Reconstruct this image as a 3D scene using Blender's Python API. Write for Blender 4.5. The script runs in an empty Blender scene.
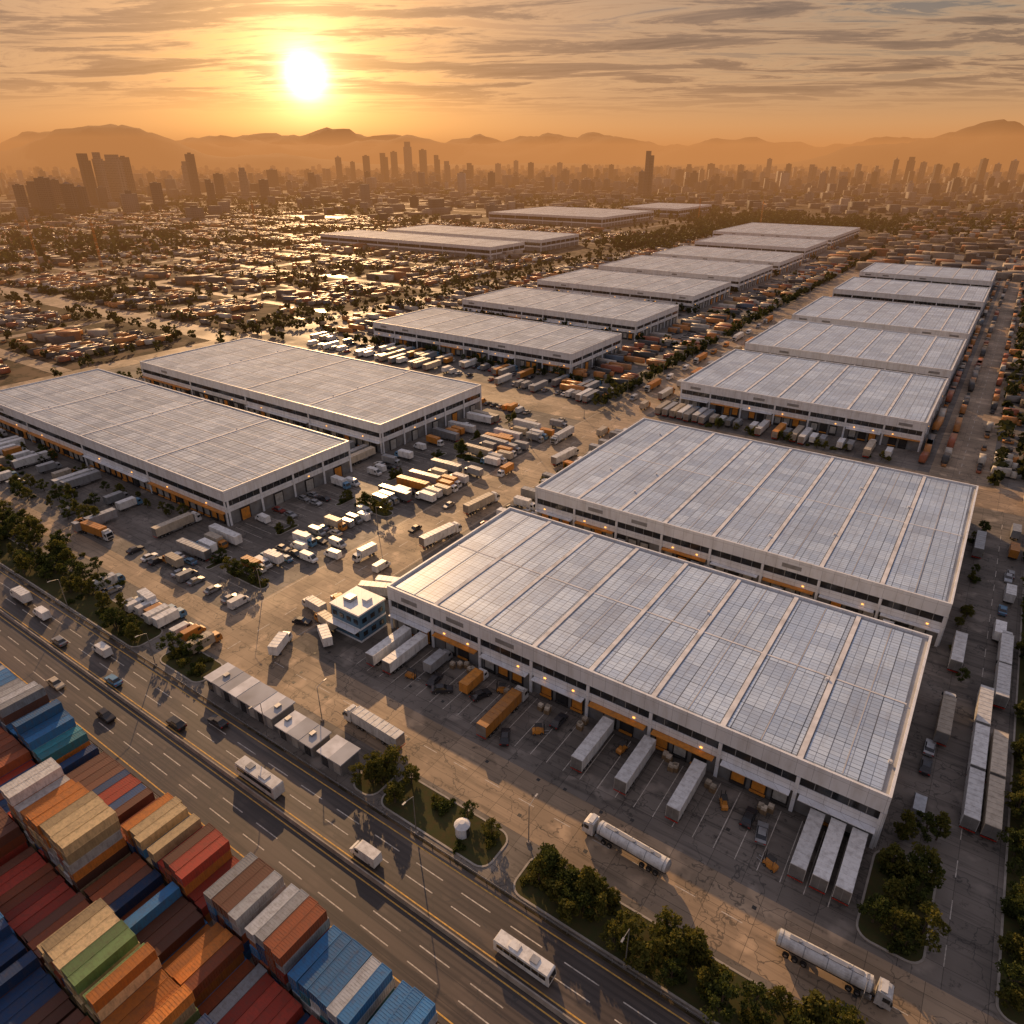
import bpy, math, random
import numpy as np
from mathutils import Vector, Matrix
random.seed(7); rng=np.random.default_rng(7)
SC=bpy.context.scene
SC.view_settings.view_transform='Standard'
try: SC.view_settings.look='None'
except Exception: pass
SC.view_settings.exposure=0
COL=bpy.context.collection
CAMH=110.0; YAW=math.radians(34.5); PITCH=math.radians(26.8)

# ------------------------------------------------------------ materials
class NT:
    def __init__(s,m): s.t=m.node_tree
    def n(s,typ,**k):
        x=s.t.nodes.new(typ)
        for a,b in k.items(): setattr(x,a,b)
        return x
    def l(s,a,b): s.t.links.new(a,b)
    def ramp(s,fac,stops):
        r=s.n('ShaderNodeValToRGB'); e=r.color_ramp.elements
        e[0].position=stops[0][0]; e[0].color=(*stops[0][1],1)
        e[1].position=stops[-1][0]; e[1].color=(*stops[-1][1],1)
        for p,c in stops[1:-1]:
            q=e.new(p); q.color=(*c,1)
        s.l(fac,r.inputs[0]); return r.outputs[0]
    def mix(s,a,b,f,mode='MIX'):
        m=s.n('ShaderNodeMix',data_type='RGBA',blend_type=mode)
        for v,i in ((f,0),(a,6),(b,7)):
            if hasattr(v,'links'): s.l(v,m.inputs[i])
            elif i==0: m.inputs[i].default_value=v
            else: m.inputs[i].default_value=(*v,1)
        return m.outputs[2]
    def pos(s,scale=(1,1,1),rot=(0,0,0)):
        o=s.n('ShaderNodeNewGeometry').outputs['Position']
        mp=s.n('ShaderNodeMapping'); mp.inputs['Scale'].default_value=scale; mp.inputs['Rotation'].default_value=rot
        s.l(o,mp.inputs[0]); return mp.outputs[0]
    def noise(s,v,scale,detail=4,rough=.55):
        q=s.n('ShaderNodeTexNoise'); q.inputs['Scale'].default_value=scale; q.inputs['Detail'].default_value=detail; q.inputs['Roughness'].default_value=rough
        s.l(v,q.inputs['Vector']); return q.outputs['Fac']
    def brick(s,v,w,h,mort,c1,c2,cm,smooth=.2):
        br=s.n('ShaderNodeTexBrick'); br.offset=0; br.squash=1
        for k,val in (('Scale',1),('Mortar Size',mort),('Brick Width',w),('Row Height',h),('Mortar Smooth',smooth)): br.inputs[k].default_value=val
        br.inputs['Color1'].default_value=(*c1,1); br.inputs['Color2'].default_value=(*c2,1); br.inputs['Mortar'].default_value=(*cm,1)
        s.l(v,br.inputs['Vector']); return br.outputs['Color']
def newmat(name,rough=.6,metal=0.0,spec=.5):
    m=bpy.data.materials.new(name); m.use_nodes=True; t=NT(m); b=m.node_tree.nodes['Principled BSDF']
    b.inputs['Roughness'].default_value=rough; b.inputs['Metallic'].default_value=metal
    b.inputs['Specular IOR Level'].default_value=spec
    return m,t,b
def mat(name,col,rough=.6,metal=0,var=.25,scale=.6,spec=.4,dirt=(.12,.09,.06)):
    m,t,b=newmat(name,rough,metal,spec)
    nz=t.noise(t.pos(),scale,3)
    f=t.ramp(nz,[(.35,(0,0,0)),(.75,(1,1,1))])
    dk=tuple(c*(1-var)*.8+dirt[i]*var for i,c in enumerate(col))
    t.l(t.mix(col,dk,f),b.inputs['Base Color'])
    return m
def objvar(name,col,rough=.5,metal=0,spec=.4,amt=.35,dirtscale=.8):
    m,t,b=newmat(name,rough,metal,spec)
    oi=t.n('ShaderNodeObjectInfo')
    mr=t.n('ShaderNodeMapRange'); mr.inputs[3].default_value=1-amt; mr.inputs[4].default_value=1+amt*.4
    t.l(oi.outputs['Random'],mr.inputs[0])
    hs=t.n('ShaderNodeHueSaturation'); hs.inputs['Color'].default_value=(*col,1); t.l(mr.outputs[0],hs.inputs['Value'])
    hs.inputs['Saturation'].default_value=1.0
    nz=t.noise(t.pos((1,1,.35)),dirtscale,4,.7); f=t.ramp(nz,[(.44,(0,0,0)),(.80,(.6,.6,.6))])
    t.l(t.mix(hs.outputs[0],(.10,.065,.045),f),b.inputs['Base Color'])
    return m
M={}
def m_land():
    m,t,b=newmat('land',.9,0,.12)
    v=t.pos()
    a=t.noise(v,.0035,6,.65); c1=t.ramp(a,[(.3,(.040,.038,.018)),(.45,(.10,.070,.038)),(.6,(.15,.10,.062)),(.75,(.05,.042,.02))])
    vo=t.n('ShaderNodeTexVoronoi'); vo.inputs['Scale'].default_value=.012; t.l(v,vo.inputs['Vector'])
    g=t.n('ShaderNodeSeparateColor'); t.l(vo.outputs['Color'],g.inputs[0])
    c2=t.mix(c1,(.19,.14,.09),t.ramp(g.outputs[0],[(.45,(0,0,0)),(.65,(.85,.85,.85))]))
    d=t.noise(v,.08,4,.7); c3=t.mix(c2,(.03,.025,.012),t.ramp(d,[(.45,(0,0,0)),(.57,(.9,.9,.9))]))
    t.l(c3,b.inputs['Base Color']); return m
M['land']=m_land()
def m_concrete(name,base,dark,jx,jy,rough=.75,wear=1.0,spec=.3,streak=0):
    m,t,b=newmat(name,rough,0,spec)
    v=t.pos()
    big=t.noise(v,.035,4,.6); c=t.mix(base,dark,t.ramp(big,[(.35,(0,0,0)),(.65,(1,1,1))]))
    st=t.noise(t.pos((.04,.7,1)),1.0,3,.7); c=t.mix(c,tuple(x*.5 for x in dark),t.ramp(st,[(.50,(0,0,0)),(.72,(.8*wear,)*3)]))
    sp=t.noise(v,.45,5,.75); c=t.mix(c,(.03,.027,.024),t.ramp(sp,[(.57,(0,0,0)),(.70,(.85*wear,)*3)]))
    lt=t.noise(v,.16,3,.5); c=t.mix(c,tuple(min(1,x*1.5) for x in base),t.ramp(lt,[(.58,(0,0,0)),(.68,(.6,)*3)]))
    c=t.mix(c,t.brick(v,jx,jy,.05,(.83,)*3,(1.12,)*3,(.4,)*3,.3),1.0,'MULTIPLY')
    vo=t.n('ShaderNodeTexVoronoi',feature='DISTANCE_TO_EDGE'); vo.inputs['Scale'].default_value=.085
    wn=t.n('ShaderNodeTexNoise'); wn.inputs['Scale'].default_value=.25; wn.inputs['Detail'].default_value=3; t.l(v,wn.inputs['Vector'])
    mx=t.n('ShaderNodeVectorMath',operation='MULTIPLY_ADD'); t.l(wn.outputs['Color'],mx.inputs[0]); mx.inputs[1].default_value=(9,9,9); t.l(v,mx.inputs[2]); t.l(mx.outputs[0],vo.inputs['Vector'])
    c=t.mix(c,(.03,.03,.028),t.ramp(vo.outputs[0],[(.004,(.6,.6,.6)),(.012,(0,0,0))]))
    if streak:
        w=t.n('ShaderNodeTexWave'); w.bands_direction='Y'; w.inputs['Scale'].default_value=.30; w.inputs['Distortion'].default_value=.4; w.inputs['Detail'].default_value=2; w.inputs['Detail Scale'].default_value=.02; t.l(v,w.inputs['Vector'])
        c=t.mix(c,tuple(x*.45 for x in base),t.ramp(w.outputs['Color'],[(.45,(0,0,0)),(1,(.8,)*3)]))
        pt=t.noise(t.pos((.02,.3,1)),1.0,2,.5); c=t.mix(c,tuple(x*1.9 for x in base),t.ramp(pt,[(.55,(0,0,0)),(.6,(.4,)*3)]))
    t.l(c,b.inputs['Base Color'])
    t.l(t.ramp(big,[(.3,(rough*.75,)*3),(.7,(min(1,rough*1.15),)*3)]),b.inputs['Roughness'])
    return m
M['yard']=m_concrete('yard_concrete',(.22,.19,.16),(.125,.11,.095),6,5,.74,1,.25)
M['road']=m_concrete('road_concrete',(.40,.29,.19),(.24,.18,.12),8,4,.68,.85,.25)
M['hwy']=m_concrete('highway_asphalt',(.085,.064,.049),(.055,.042,.035),60,3.3,.48,.8,.45,1)
M['kerb']=mat('kerb_stone',(.42,.38,.33),.8)
M['grass']=mat('verge_grass',(.055,.06,.022),.95,0,.6,.9,.1,(.10,.065,.03))
M['white_line']=mat('road_paint_white',(.66,.60,.52),.6,0,.7,1.6,.3,(.15,.13,.1))
M['yellow_line']=mat('road_paint_yellow',(.75,.43,.09),.6,0,.6,1.6,.3,(.15,.12,.06))
M['barrier']=mat('barrier_concrete',(.38,.33,.28),.8,0,.4,.5)
M['steel']=mat('galvanised_steel',(.4,.4,.4),.4,.7,.3)
M['wood']=mat('pallet_wood',(.32,.21,.11),.8,0,.5,2)
def m_wall():
    m,t,b=newmat('white_cladding',.45,0,.4)
    v=t.pos()
    nz=t.noise(t.pos((.5,.5,.12)),.9,4,.65); c=t.mix((.80,.82,.85),(.50,.47,.43),t.ramp(nz,[(.45,(0,0,0)),(.85,(.75,)*3)]))
    s=t.n('ShaderNodeSeparateXYZ'); t.l(v,s.inputs[0]); ad=t.n('ShaderNodeMath',operation='ADD'); t.l(s.outputs[0],ad.inputs[0]); t.l(s.outputs[1],ad.inputs[1])
    cb=t.n('ShaderNodeCombineXYZ'); t.l(ad.outputs[0],cb.inputs[0]); t.l(s.outputs[2],cb.inputs[1])
    t.l(t.mix(c,t.brick(cb.outputs[0],3,3,.04,(.92,)*3,(1,1,1),(.55,)*3),1.0,'MULTIPLY'),b.inputs['Base Color']); return m
M['wall']=m_wall()
M['wall_low']=mat('grey_wall',(.22,.22,.22),.7,0,.5,.5)
M['glass']=mat('dark_glass',(.018,.022,.028),.12,0,.3,.3,.8)
M['mullion']=mat('window_frame',(.30,.30,.30),.5)
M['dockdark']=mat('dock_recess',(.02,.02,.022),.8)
M['dockdoor']=mat('dock_door',(.42,.41,.38),.5,0,.4,.8)
M['orange']=mat('orange_paint',(.70,.27,.035),.5,0,.35,.8)
M['roofbase']=mat('roof_membrane',(.46,.47,.49),.75,.0,.35,.12,.2)
M['ridge']=mat('roof_walkway',(.78,.78,.79),.7,0,.3,.3,.2)
def m_panel(name,c1,c2,rough,mort,spec,dirt,wide=1.0):
    m,t,b=newmat(name,rough,.08,spec)
    v=t.pos()
    c=t.mix(t.brick(v,1.9*wide,1.1*wide,.07*wide,c1,c2,mort),t.brick(v,5.7,5.5,.11*wide,(.78,.80,.84),(1.1,1.09,1.07),(.46,.46,.48)),1.0,'MULTIPLY')
    c=t.mix(c,t.brick(v,11.4,16.5,.12*wide,(.88,)*3,(1.08,)*3,(.55,)*3),1.0,'MULTIPLY')
    nz=t.noise(v,.09,5,.7); c=t.mix(c,(.27,.27,.29),t.ramp(nz,[(.45,(0,0,0)),(.85,(dirt,)*3)]))
    n2=t.noise(t.pos((1,.10,1)),1.4,3,.6); c=t.mix(c,(.25,.24,.23),t.ramp(n2,[(.52,(0,0,0)),(.8,(.4,)*3)]))
    t.l(c,b.inputs['Base Color'])
    return m
M['panel']=m_panel('roof_panel_blue_grey',(.48,.60,.76),(.58,.70,.84),.38,(.19,.23,.30),.5,.45)
M['panelw']=m_panel('roof_panel_pale',(.46,.54,.65),(.57,.64,.73),.78,(.15,.17,.21),.10,.4,1.5)
def m_emit(name,col,s):
    m=bpy.data.materials.new(name); m.use_nodes=True; b=m.node_tree.nodes['Principled BSDF']
    b.inputs['Base Color'].default_value=(*col,1); b.inputs['Emission Color'].default_value=(*col,1); b.inputs['Emission Strength'].default_value=s; return m
M['lamp']=m_emit('warm_lamp',(1,.42,.08),2.5)
M['tyre']=mat('tyre_rubber',(.02,.02,.02),.85)
M['chassis']=mat('chassis_dark',(.03,.03,.03),.6)
M['vwhite']=objvar('vehicle_white',(.80,.79,.76),.35,0,.4,.3)
M['vsilver']=objvar('vehicle_silver',(.38,.39,.40),.35,.3)
M['vorange']=objvar('vehicle_orange',(.62,.25,.04),.4)
M['vblue']=objvar('vehicle_blue',(.12,.27,.42),.4)
M['vred']=objvar('vehicle_red',(.32,.04,.025),.35)
M['vblack']=objvar('vehicle_black',(.035,.035,.04),.3)
M['vcream']=objvar('vehicle_cream',(.55,.47,.36),.45)
M['vglass']=mat('vehicle_glass',(.015,.018,.022),.08,0,.1,1,.8)
M['redlamp']=mat('tail_lamp',(.5,.02,.01),.3)
CC={'rust':(.33,.09,.035),'red':(.42,.06,.035),'brown':(.19,.08,.05),'orange':(.60,.21,.04),'blue':(.05,.20,.42),'navy':(.03,.08,.20),'tan':(.60,.45,.24),'grey':(.42,.44,.46),'green':(.20,.32,.12),'teal':(.06,.28,.34),'white':(.68,.66,.62)}
for k,c in CC.items(): M['c_'+k]=objvar('container_'+k,c,.6,0,.3,.45,1.6)
def m_leaf(name,a,b_):
    m,t,b=newmat(name,.7,0,.2)
    g=t.n('ShaderNodeNewGeometry'); c=t.ramp(g.outputs['Random Per Island'],[(0,a),(1,b_)])
    t.l(c,b.inputs['Base Color'])
    tr=t.n('ShaderNodeBsdfTranslucent'); t.l(c,tr.inputs[0]); mx=t.n('ShaderNodeMixShader'); mx.inputs[0].default_value=.4
    t.l(b.outputs[0],mx.inputs[1]); t.l(tr.outputs[0],mx.inputs[2]); t.l(mx.outputs[0],m.node_tree.nodes['Material Output'].inputs[0])
    return m
M['leafA']=m_leaf('foliage_dark',(.035,.05,.010),(.10,.115,.025))
M['leafB']=m_leaf('foliage_olive',(.06,.075,.012),(.18,.155,.03))
M['leafC']=m_leaf('foliage_far',(.025,.030,.008),(.06,.06,.015))
M['bark']=mat('bark',(.09,.065,.045),.9)
def m_city(name,base,win):
    m,t,b=newmat(name,.75,0,.2)
    v=t.pos(); s=t.n('ShaderNodeSeparateXYZ'); t.l(v,s.inputs[0]); ad=t.n('ShaderNodeMath',operation='ADD'); t.l(s.outputs[0],ad.inputs[0]); t.l(s.outputs[1],ad.inputs[1])
    cb=t.n('ShaderNodeCombineXYZ'); t.l(ad.outputs[0],cb.inputs[0]); t.l(s.outputs[2],cb.inputs[1])
    br=t.brick(cb.outputs[0],5.0,4.0,.9,win,[x*1.6 for x in win],base,.1)
    g=t.n('ShaderNodeNewGeometry'); gz=t.n('ShaderNodeSeparateXYZ'); t.l(g.outputs['Normal'],gz.inputs[0])
    c=t.mix(br,base,gz.outputs[2])
    hs=t.n('ShaderNodeHueSaturation'); t.l(c,hs.inputs['Color']); mr=t.n('ShaderNodeMapRange'); mr.inputs[3].default_value=.4; mr.inputs[4].default_value=1.2
    t.l(g.outputs['Random Per Island'],mr.inputs[0]); t.l(mr.outputs[0],hs.inputs['Value']); t.l(hs.outputs[0],b.inputs['Base Color'])
    return m
M['cityA']=m_city('city_render',(.17,.145,.13),(.045,.045,.05))
M['cityB']=m_city('city_glass',(.09,.09,.10),(.03,.035,.045))
M['cityC']=m_city('city_pale',(.25,.225,.20),(.08,.08,.09))
def m_island(name,stops,rough=.6,spec=.4):
    m,t,b=newmat(name,rough,0,spec); g=t.n('ShaderNodeNewGeometry')
    r=t.n('ShaderNodeValToRGB'); r.color_ramp.interpolation='CONSTANT'; e=r.color_ramp.elements
    e[0].position=0; e[0].color=(*stops[0][1],1); e[1].position=stops[-1][0]; e[1].color=(*stops[-1][1],1)
    for p,c in stops[1:-1]:
        q=e.new(p); q.color=(*c,1)
    t.l(g.outputs['Random Per Island'],r.inputs[0])
    nz=t.noise(t.pos(),.15,3,.7); t.l(t.mix(r.outputs[0],(.10,.07,.045),t.ramp(nz,[(.45,(0,0,0)),(.75,(.7,)*3)])),b.inputs['Base Color']); return m
M['shedroof']=m_island('shed_roofs',[(0,(.30,.24,.18)),(.25,(.15,.11,.08)),(.45,(.32,.13,.05)),(.6,(.42,.36,.29)),(.70,(.12,.10,.09)),(.88,(.32,.19,.08))],.6,.25)
M['vmix']=m_island('distant_vehicle_paint',[(0,(.48,.44,.38)),(.14,(.20,.18,.16)),(.34,(.50,.20,.045)),(.58,(.05,.05,.05)),(.74,(.32,.09,.035)),(.86,(.09,.12,.16)),(.91,(.38,.28,.16))],.4)

# ------------------------------------------------------------ mesh builder
class MB:
    def __init__(s): s.v=[];s.f=[];s.m=[];s.mats=[]
    def mi(s,k):
        if k not in s.mats: s.mats.append(k)
        return s.mats.index(k)
    def box(s,x0,x1,y0,y1,z0,z1,k,bottom=False):
        i=len(s.v); s.v+=[(x0,y0,z0),(x1,y0,z0),(x1,y1,z0),(x0,y1,z0),(x0,y0,z1),(x1,y0,z1),(x1,y1,z1),(x0,y1,z1)]
        F=[(4,5,6,7),(0,1,5,4),(1,2,6,5),(2,3,7,6),(3,0,4,7)]
        if bottom: F.append((3,2,1,0))
        m=s.mi(k)
        for q in F: s.f.append(tuple(i+a for a in q)); s.m.append(m)
    def quad(s,x0,x1,y0,y1,z,k):
        i=len(s.v); s.v+=[(x0,y0,z),(x1,y0,z),(x1,y1,z),(x0,y1,z)]; s.f.append((i,i+1,i+2,i+3)); s.m.append(s.mi(k))
    def poly(s,pts,k):
        i=len(s.v); s.v+=list(pts); s.f.append(tuple(range(i,i+len(pts)))); s.m.append(s.mi(k))
    def prof(s,pts,w0,w1,k,split=None):
        i=len(s.v); n=len(pts)
        for sg in (-1,1):
            for (x,z) in pts:
                w=w0 if (split is None or z<=split) else w1
                s.v.append((x,sg*w,z))
        m=s.mi(k)
        s.f.append(tuple(i+a for a in range(n))); s.m.append(m)
        s.f.append(tuple(i+n+a for a in reversed(range(n)))); s.m.append(m)
        for a in range(n):
            b=(a+1)%n; s.f.append((i+b,i+a,i+n+a,i+n+b)); s.m.append(m)
    def cyl(s,p0,p1,r0,r1,n,k,cap=True):
        p0=Vector(p0);p1=Vector(p1);d=(p1-p0).normalized(); a=d.orthogonal().normalized(); b=d.cross(a); i=len(s.v)
        for p,r in ((p0,r0),(p1,r1)):
            for j in range(n):
                t=2*math.pi*j/n; s.v.append(tuple(p+a*(math.cos(t)*r)+b*(math.sin(t)*r)))
        m=s.mi(k)
        for j in range(n):
            q=(j+1)%n; s.f.append((i+j,i+q,i+n+q,i+n+j)); s.m.append(m)
        if cap:
            s.f.append(tuple(i+n+j for j in range(n))); s.m.append(m)
            s.f.append(tuple(i+j for j in reversed(range(n)))); s.m.append(m)
    def mesh(s,name):
        me=bpy.data.meshes.new(name); me.from_pydata(s.v,[],s.f)
        for k in s.mats: me.materials.append(M[k])
        me.polygons.foreach_set('material_index',s.m); me.update(); return me
    def obj(s,name,loc=(0,0,0),rot=0):
        return put(s.mesh(name),name,loc[0],loc[1],rot,loc[2])
def put(me,name,x,y,rot=0,z=0,scale=1):
    o=bpy.data.objects.new(name,me); o.location=(x,y,z); o.rotation_euler=(0,0,math.radians(rot)); o.scale=(scale,)*3
    COL.objects.link(o); return o
def npmesh(name,V,F,mats,idx=None):
    me=bpy.data.meshes.new(name); n=len(V); k=F.shape[1]; nf=len(F)
    me.vertices.add(n); me.vertices.foreach_set('co',V.astype(np.float32).ravel())
    me.loops.add(nf*k); me.loops.foreach_set('vertex_index',F.astype(np.int32).ravel())
    me.polygons.add(nf); me.polygons.foreach_set('loop_start',(np.arange(nf)*k).astype(np.int32)); 
    for q in mats: me.materials.append(M[q])
    if idx is not None: me.polygons.foreach_set('material_index',idx.astype(np.int32))
    me.update(calc_edges=True); me.validate(); return me
def mass_boxes(A,mi=None):
    A=np.asarray(A,float); N=len(A)
    sx=np.array([-.5,.5,.5,-.5]*2); sy=np.array([-.5,-.5,.5,.5]*2); sz=np.array([0]*4+[1]*4)
    lx=sx*A[:,3:4]; ly=sy*A[:,4:5]; c=np.cos(A[:,6:7]); s_=np.sin(A[:,6:7])
    X=A[:,0:1]+lx*c-ly*s_; Y=A[:,1:2]+lx*s_+ly*c; Z=A[:,2:3]+sz*A[:,5:6]
    V=np.stack([X,Y,Z],-1).reshape(-1,3)
    F0=np.array([(4,5,6,7),(0,1,5,4),(1,2,6,5),(2,3,7,6),(3,0,4,7)])
    F=(F0[None]+8*np.arange(N)[:,None,None]).reshape(-1,4)
    idx=np.repeat(np.zeros(N,int) if mi is None else np.asarray(mi),5)
    return V,F,idx
def add_mass(name,A,mats,mi=None):
    V,F,idx=mass_boxes(A,mi); return put(npmesh(name,V,F,mats,idx),name,0,0)
def polar(px,d):
    a=math.atan((px-512)/784.0)-YAW; return d*math.sin(a),d*math.cos(a)

# ------------------------------------------------------------ ground & roads
g=MB(); g.quad(-22000,9000,-800,24000,0,'land'); g.obj('ground')
g=MB(); g.quad(-420,60,62,1110,.03,'yard'); g.obj('yard_pavement')
g=MB(); g.quad(-1600,200,40.5,61.5,.05,'hwy'); g.obj('highway')
g=MB(); g.quad(-420,60,-30,40.3,.03,'yard'); g.obj('container_yard_pavement')
g=MB(); z=.056
for y in (41.4,50.1,52.1,60.5): g.quad(-1500,150,y-.11,y+.11,z,'yellow_line')
for y in (44.3,47.2,55.0,57.8):
    x=-600
    while x<120:
        g.quad(x,x+6,y-.09,y+.09,z,'white_line'); x+=10
g.obj('highway_lane_markings')
b=MB()
for x in range(-900,120,6): b.prof([(x,.05),(x+5.96,.05),(x+5.96,.9),(x,.9)],.3,.12,'barrier',.5)
b.v=[(x,y+51.1,zz) for x,y,zz in b.v]; b.obj('median_barrier')
def guardrail(y,name):
    b=MB()
    for x in range(-600,100,4): b.box(x,x+.12,y-.06,y+.06,0,.75,'steel')
    b.box(-600,100,y-.11,y-.065,.45,.78,'steel',True); b.obj(name)
guardrail(61.9,'guardrail'); guardrail(40.1,'guardrail')
def road(x0,x1,y0,y1,z=.06,k='road',name='road'):
    g=MB(); g.quad(x0,x1,y0,y1,z,k); return g.obj(name)
road(-150,-128,72.8,1120,.05,'road','central_road')
road(-1200,-150.1,276,300,.045,'road','cross_road')
road(-127.9,30,276,300,.045,'road','cross_road')
road(-127.9,27,72.8,86,.045,'road','service_road')
road(-420,-150.1,79,86,.045,'road','service_road')
road(-8,12,300.2,1100,.045,'road','east_road')
road(-436,-420.2,62,1500,.07,'road','west_road')
for x,w_ in ((-560,9),(-700,14),(-840,9),(-968,18),(-1180,12),(-1400,18),(-1700,14),(-2100,20)): road(x-w_/2,x+w_/2,100,3000,.08,'road','district_road')
for y,w_ in ((180,10),(390,9),(520,12),(650,9),(800,14),(960,12),(1150,18),(1400,16),(1700,20),(2100,22)): road(-4000,-436.5 if y<1350 else 400,y-w_/2,y+w_/2,.11,'road','district_road')
g=MB()
for y in range(76,1100,9): g.quad(-139.1,-138.9,y,y+4,.058,'white_line')
g.quad(-149.4,-149.25,90,1100,.058,'white_line'); g.quad(-128.8,-128.65,90,1100,.058,'white_line')
for x in range(-125,14,8): g.quad(x,x+3.5,79.3,79.45,.052,'white_line')
for y in range(90,270,9): g.quad(17.9,18.05,y,y+4,.052,'white_line')
for y in range(305,1000,9): g.quad(1.9,2.05,y,y+4,.052,'white_line')
for x in range(-420,-150,9): g.quad(x,x+4,287.9,288.1,.052,'white_line')
g.obj('road_lane_markings')
g=MB()
for i in range(30):
    x=-108+i*3.9
    if x<4: g.quad(x-.07,x+.07,90,105,.038,'white_line')
for i in range(46):
    y=92+i*3.7
    for (xa,xb) in ((-193,-179.5),(-171,-157)): g.quad(xa,xb,y-.06,y+.06,.038,'white_line')
g.obj('parking_bay_markings')
g=MB()
for _ in range(26):
    x=random.uniform(-125,10); y=random.uniform(74,104); g.quad(x,x+.7,y,y+.7,.066,'chassis')
g.obj('drain_covers')

def island(x0,x1,y0,y1,name='planted_island',r=2.5):
    b=MB()
    def ring(a0,a1,c0,c1,rr,z):
        pts=[]
        for (cx,cy,st) in ((a1-rr,c1-rr,0),(a0+rr,c1-rr,90),(a0+rr,c0+rr,180),(a1-rr,c0+rr,270)):
            for k in range(6): t=math.radians(st+18*k); pts.append((cx+rr*math.cos(t),cy+rr*math.sin(t),z))
        return pts
    r=min(r,(x1-x0)/2.1,(y1-y0)/2.1)
    A=ring(x0,x1,y0,y1,r,.0); B=ring(x0,x1,y0,y1,r,.17); C=ring(x0+.35,x1-.35,y0+.35,y1-.35,max(.1,r-.35),.17); D=[(a,b_,.13) for a,b_,c in C]
    n=len(A)
    for k in range(n):
        q=(k+1)%n
        b.poly([A[k],A[q],B[q],B[k]],'kerb'); b.poly([B[k],B[q],C[q],C[k]],'kerb')
    b.poly(D,'grass'); return b.obj(name)

# ------------------------------------------------------------ trees
def leaf_cloud(centers,radii,nper,size,rg):
    P=[];
    for c,r in zip(centers,radii):
        d=rg.normal(size=(nper,3)); d/=np.linalg.norm(d,axis=1)[:,None]; rr=r*(rg.random(nper)**.45)
        P.append(np.array(c)+d*rr[:,None]*np.array([1,1,.8]))
    P=np.concatenate(P); N=len(P)
    a=rg.normal(size=(N,3)); a/=np.linalg.norm(a,axis=1)[:,None]; b=rg.normal(size=(N,3)); b=np.cross(a,b); b/=np.linalg.norm(b,axis=1)[:,None]
    s=size*(.6+.8*rg.random(N))[:,None]
    return np.stack([P-a*s-b*s*.6,P+a*s-b*s*.6,P+a*s+b*s*.6,P-a*s+b*s*.6],1).reshape(-1,3)
def tree_mesh(name,h,cr,seed,leaf,conic=False):
    rg=np.random.default_rng(seed); b=MB()
    b.cyl((0,0,0),(.1,.05,h*.35),.2,.14,7,'bark'); b.cyl((.1,.05,h*.35),(0,.1,h*.8),.14,.05,6,'bark')
    cs=[];rs=[]
    n=13
    for i in range(n):
        t=i/(n-1); ang=i*2.4+rg.random(); z=h*(.30+.62*t); rad=cr*(.78*(1-.75*t) if conic else .85*math.sin(math.pi*(.25+.68*t)))*(.65+.6*rg.random())
        c=(rad*math.cos(ang),rad*math.sin(ang),z); cs.append(c); rs.append(cr*(.26+.18*rg.random()))
        if i%2==0: b.cyl((.08,.04,z*.62),(c[0]*.9,c[1]*.9,c[2]),.07,.02,5,'bark',False)
    V=leaf_cloud(cs,rs,70,.20,rg); i0=len(b.v); b.v+=[tuple(v) for v in V]
    k=b.mi(leaf)
    for j in range(len(V)//4): b.f.append((i0+4*j,i0+4*j+1,i0+4*j+2,i0+4*j+3)); b.m.append(k)
    return b.mesh(name)
TREES=[tree_mesh('broadleaf_tree',6.5,2.6,1,'leafA'),tree_mesh('broadleaf_tree',7.0,2.7,2,'leafB'),tree_mesh('broadleaf_tree',5.2,2.3,3,'leafB'),tree_mesh('broadleaf_tree',6.0,2.3,4,'leafB',True),tree_mesh('broadleaf_tree',6.6,2.8,5,'leafA'),tree_mesh('broadleaf_tree',7.6,2.2,6,'leafB',True)]
BUSH=[]
for sd in (11,12):
    rg=np.random.default_rng(sd); V=leaf_cloud([(0,0,.5),(.8,.3,.4),(-.7,.4,.45),(.1,-.8,.4)],[.8,.6,.6,.5],70,.16,rg); BUSH.append(npmesh('shrub',V,np.arange(len(V)).reshape(-1,4),['leafA' if sd==11 else 'leafB']))
def tree(x,y,s=None): put(random.choice(TREES),'broadleaf_tree',x,y,random.random()*360,.1,(s or 1)*random.uniform(.55,1.0))
def trees_in(x0,x1,y0,y1,n,bush=.3,s=None):
    for _ in range(n):
        x=random.uniform(x0,x1); y=random.uniform(y0,y1)
        if random.random()<bush: put(random.choice(BUSH),'shrub',x,y,random.random()*360,.1,random.uniform(.7,1.5))
        else: tree(x,y,s)
def far_trees(name,P,size=1.0,leaf='leafC',seed=1,k=36):
    rg=np.random.default_rng(seed); P=np.asarray(P); N=len(P)
    d=rg.normal(size=(N,k,3)); d/=np.linalg.norm(d,axis=2)[...,None]; r=(rg.random((N,k,1))**.4)
    S=(.6+.8*rg.random((N,1,1)))*size
    C=np.concatenate([P,np.full((N,1),0)],1)[:,None,:]+np.array([0,0,4.0])*S+d*r*np.array([3.2,3.2,3.0])*S
    C=C.reshape(-1,3); n=len(C)
    a=rg.normal(size=(n,3)); a/=np.linalg.norm(a,axis=1)[:,None]; b=np.cross(a,rg.normal(size=(n,3))); b/=np.linalg.norm(b,axis=1)[:,None]
    s=.9*size*(.6+.8*rg.random((n,1)))
    V=np.stack([C-a*s-b*s,C+a*s-b*s,C+a*s+b*s,C-a*s+b*s],1).reshape(-1,3)
    put(npmesh(name,V,np.arange(len(V)).reshape(-1,4),[leaf]),name,0,0)

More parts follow.
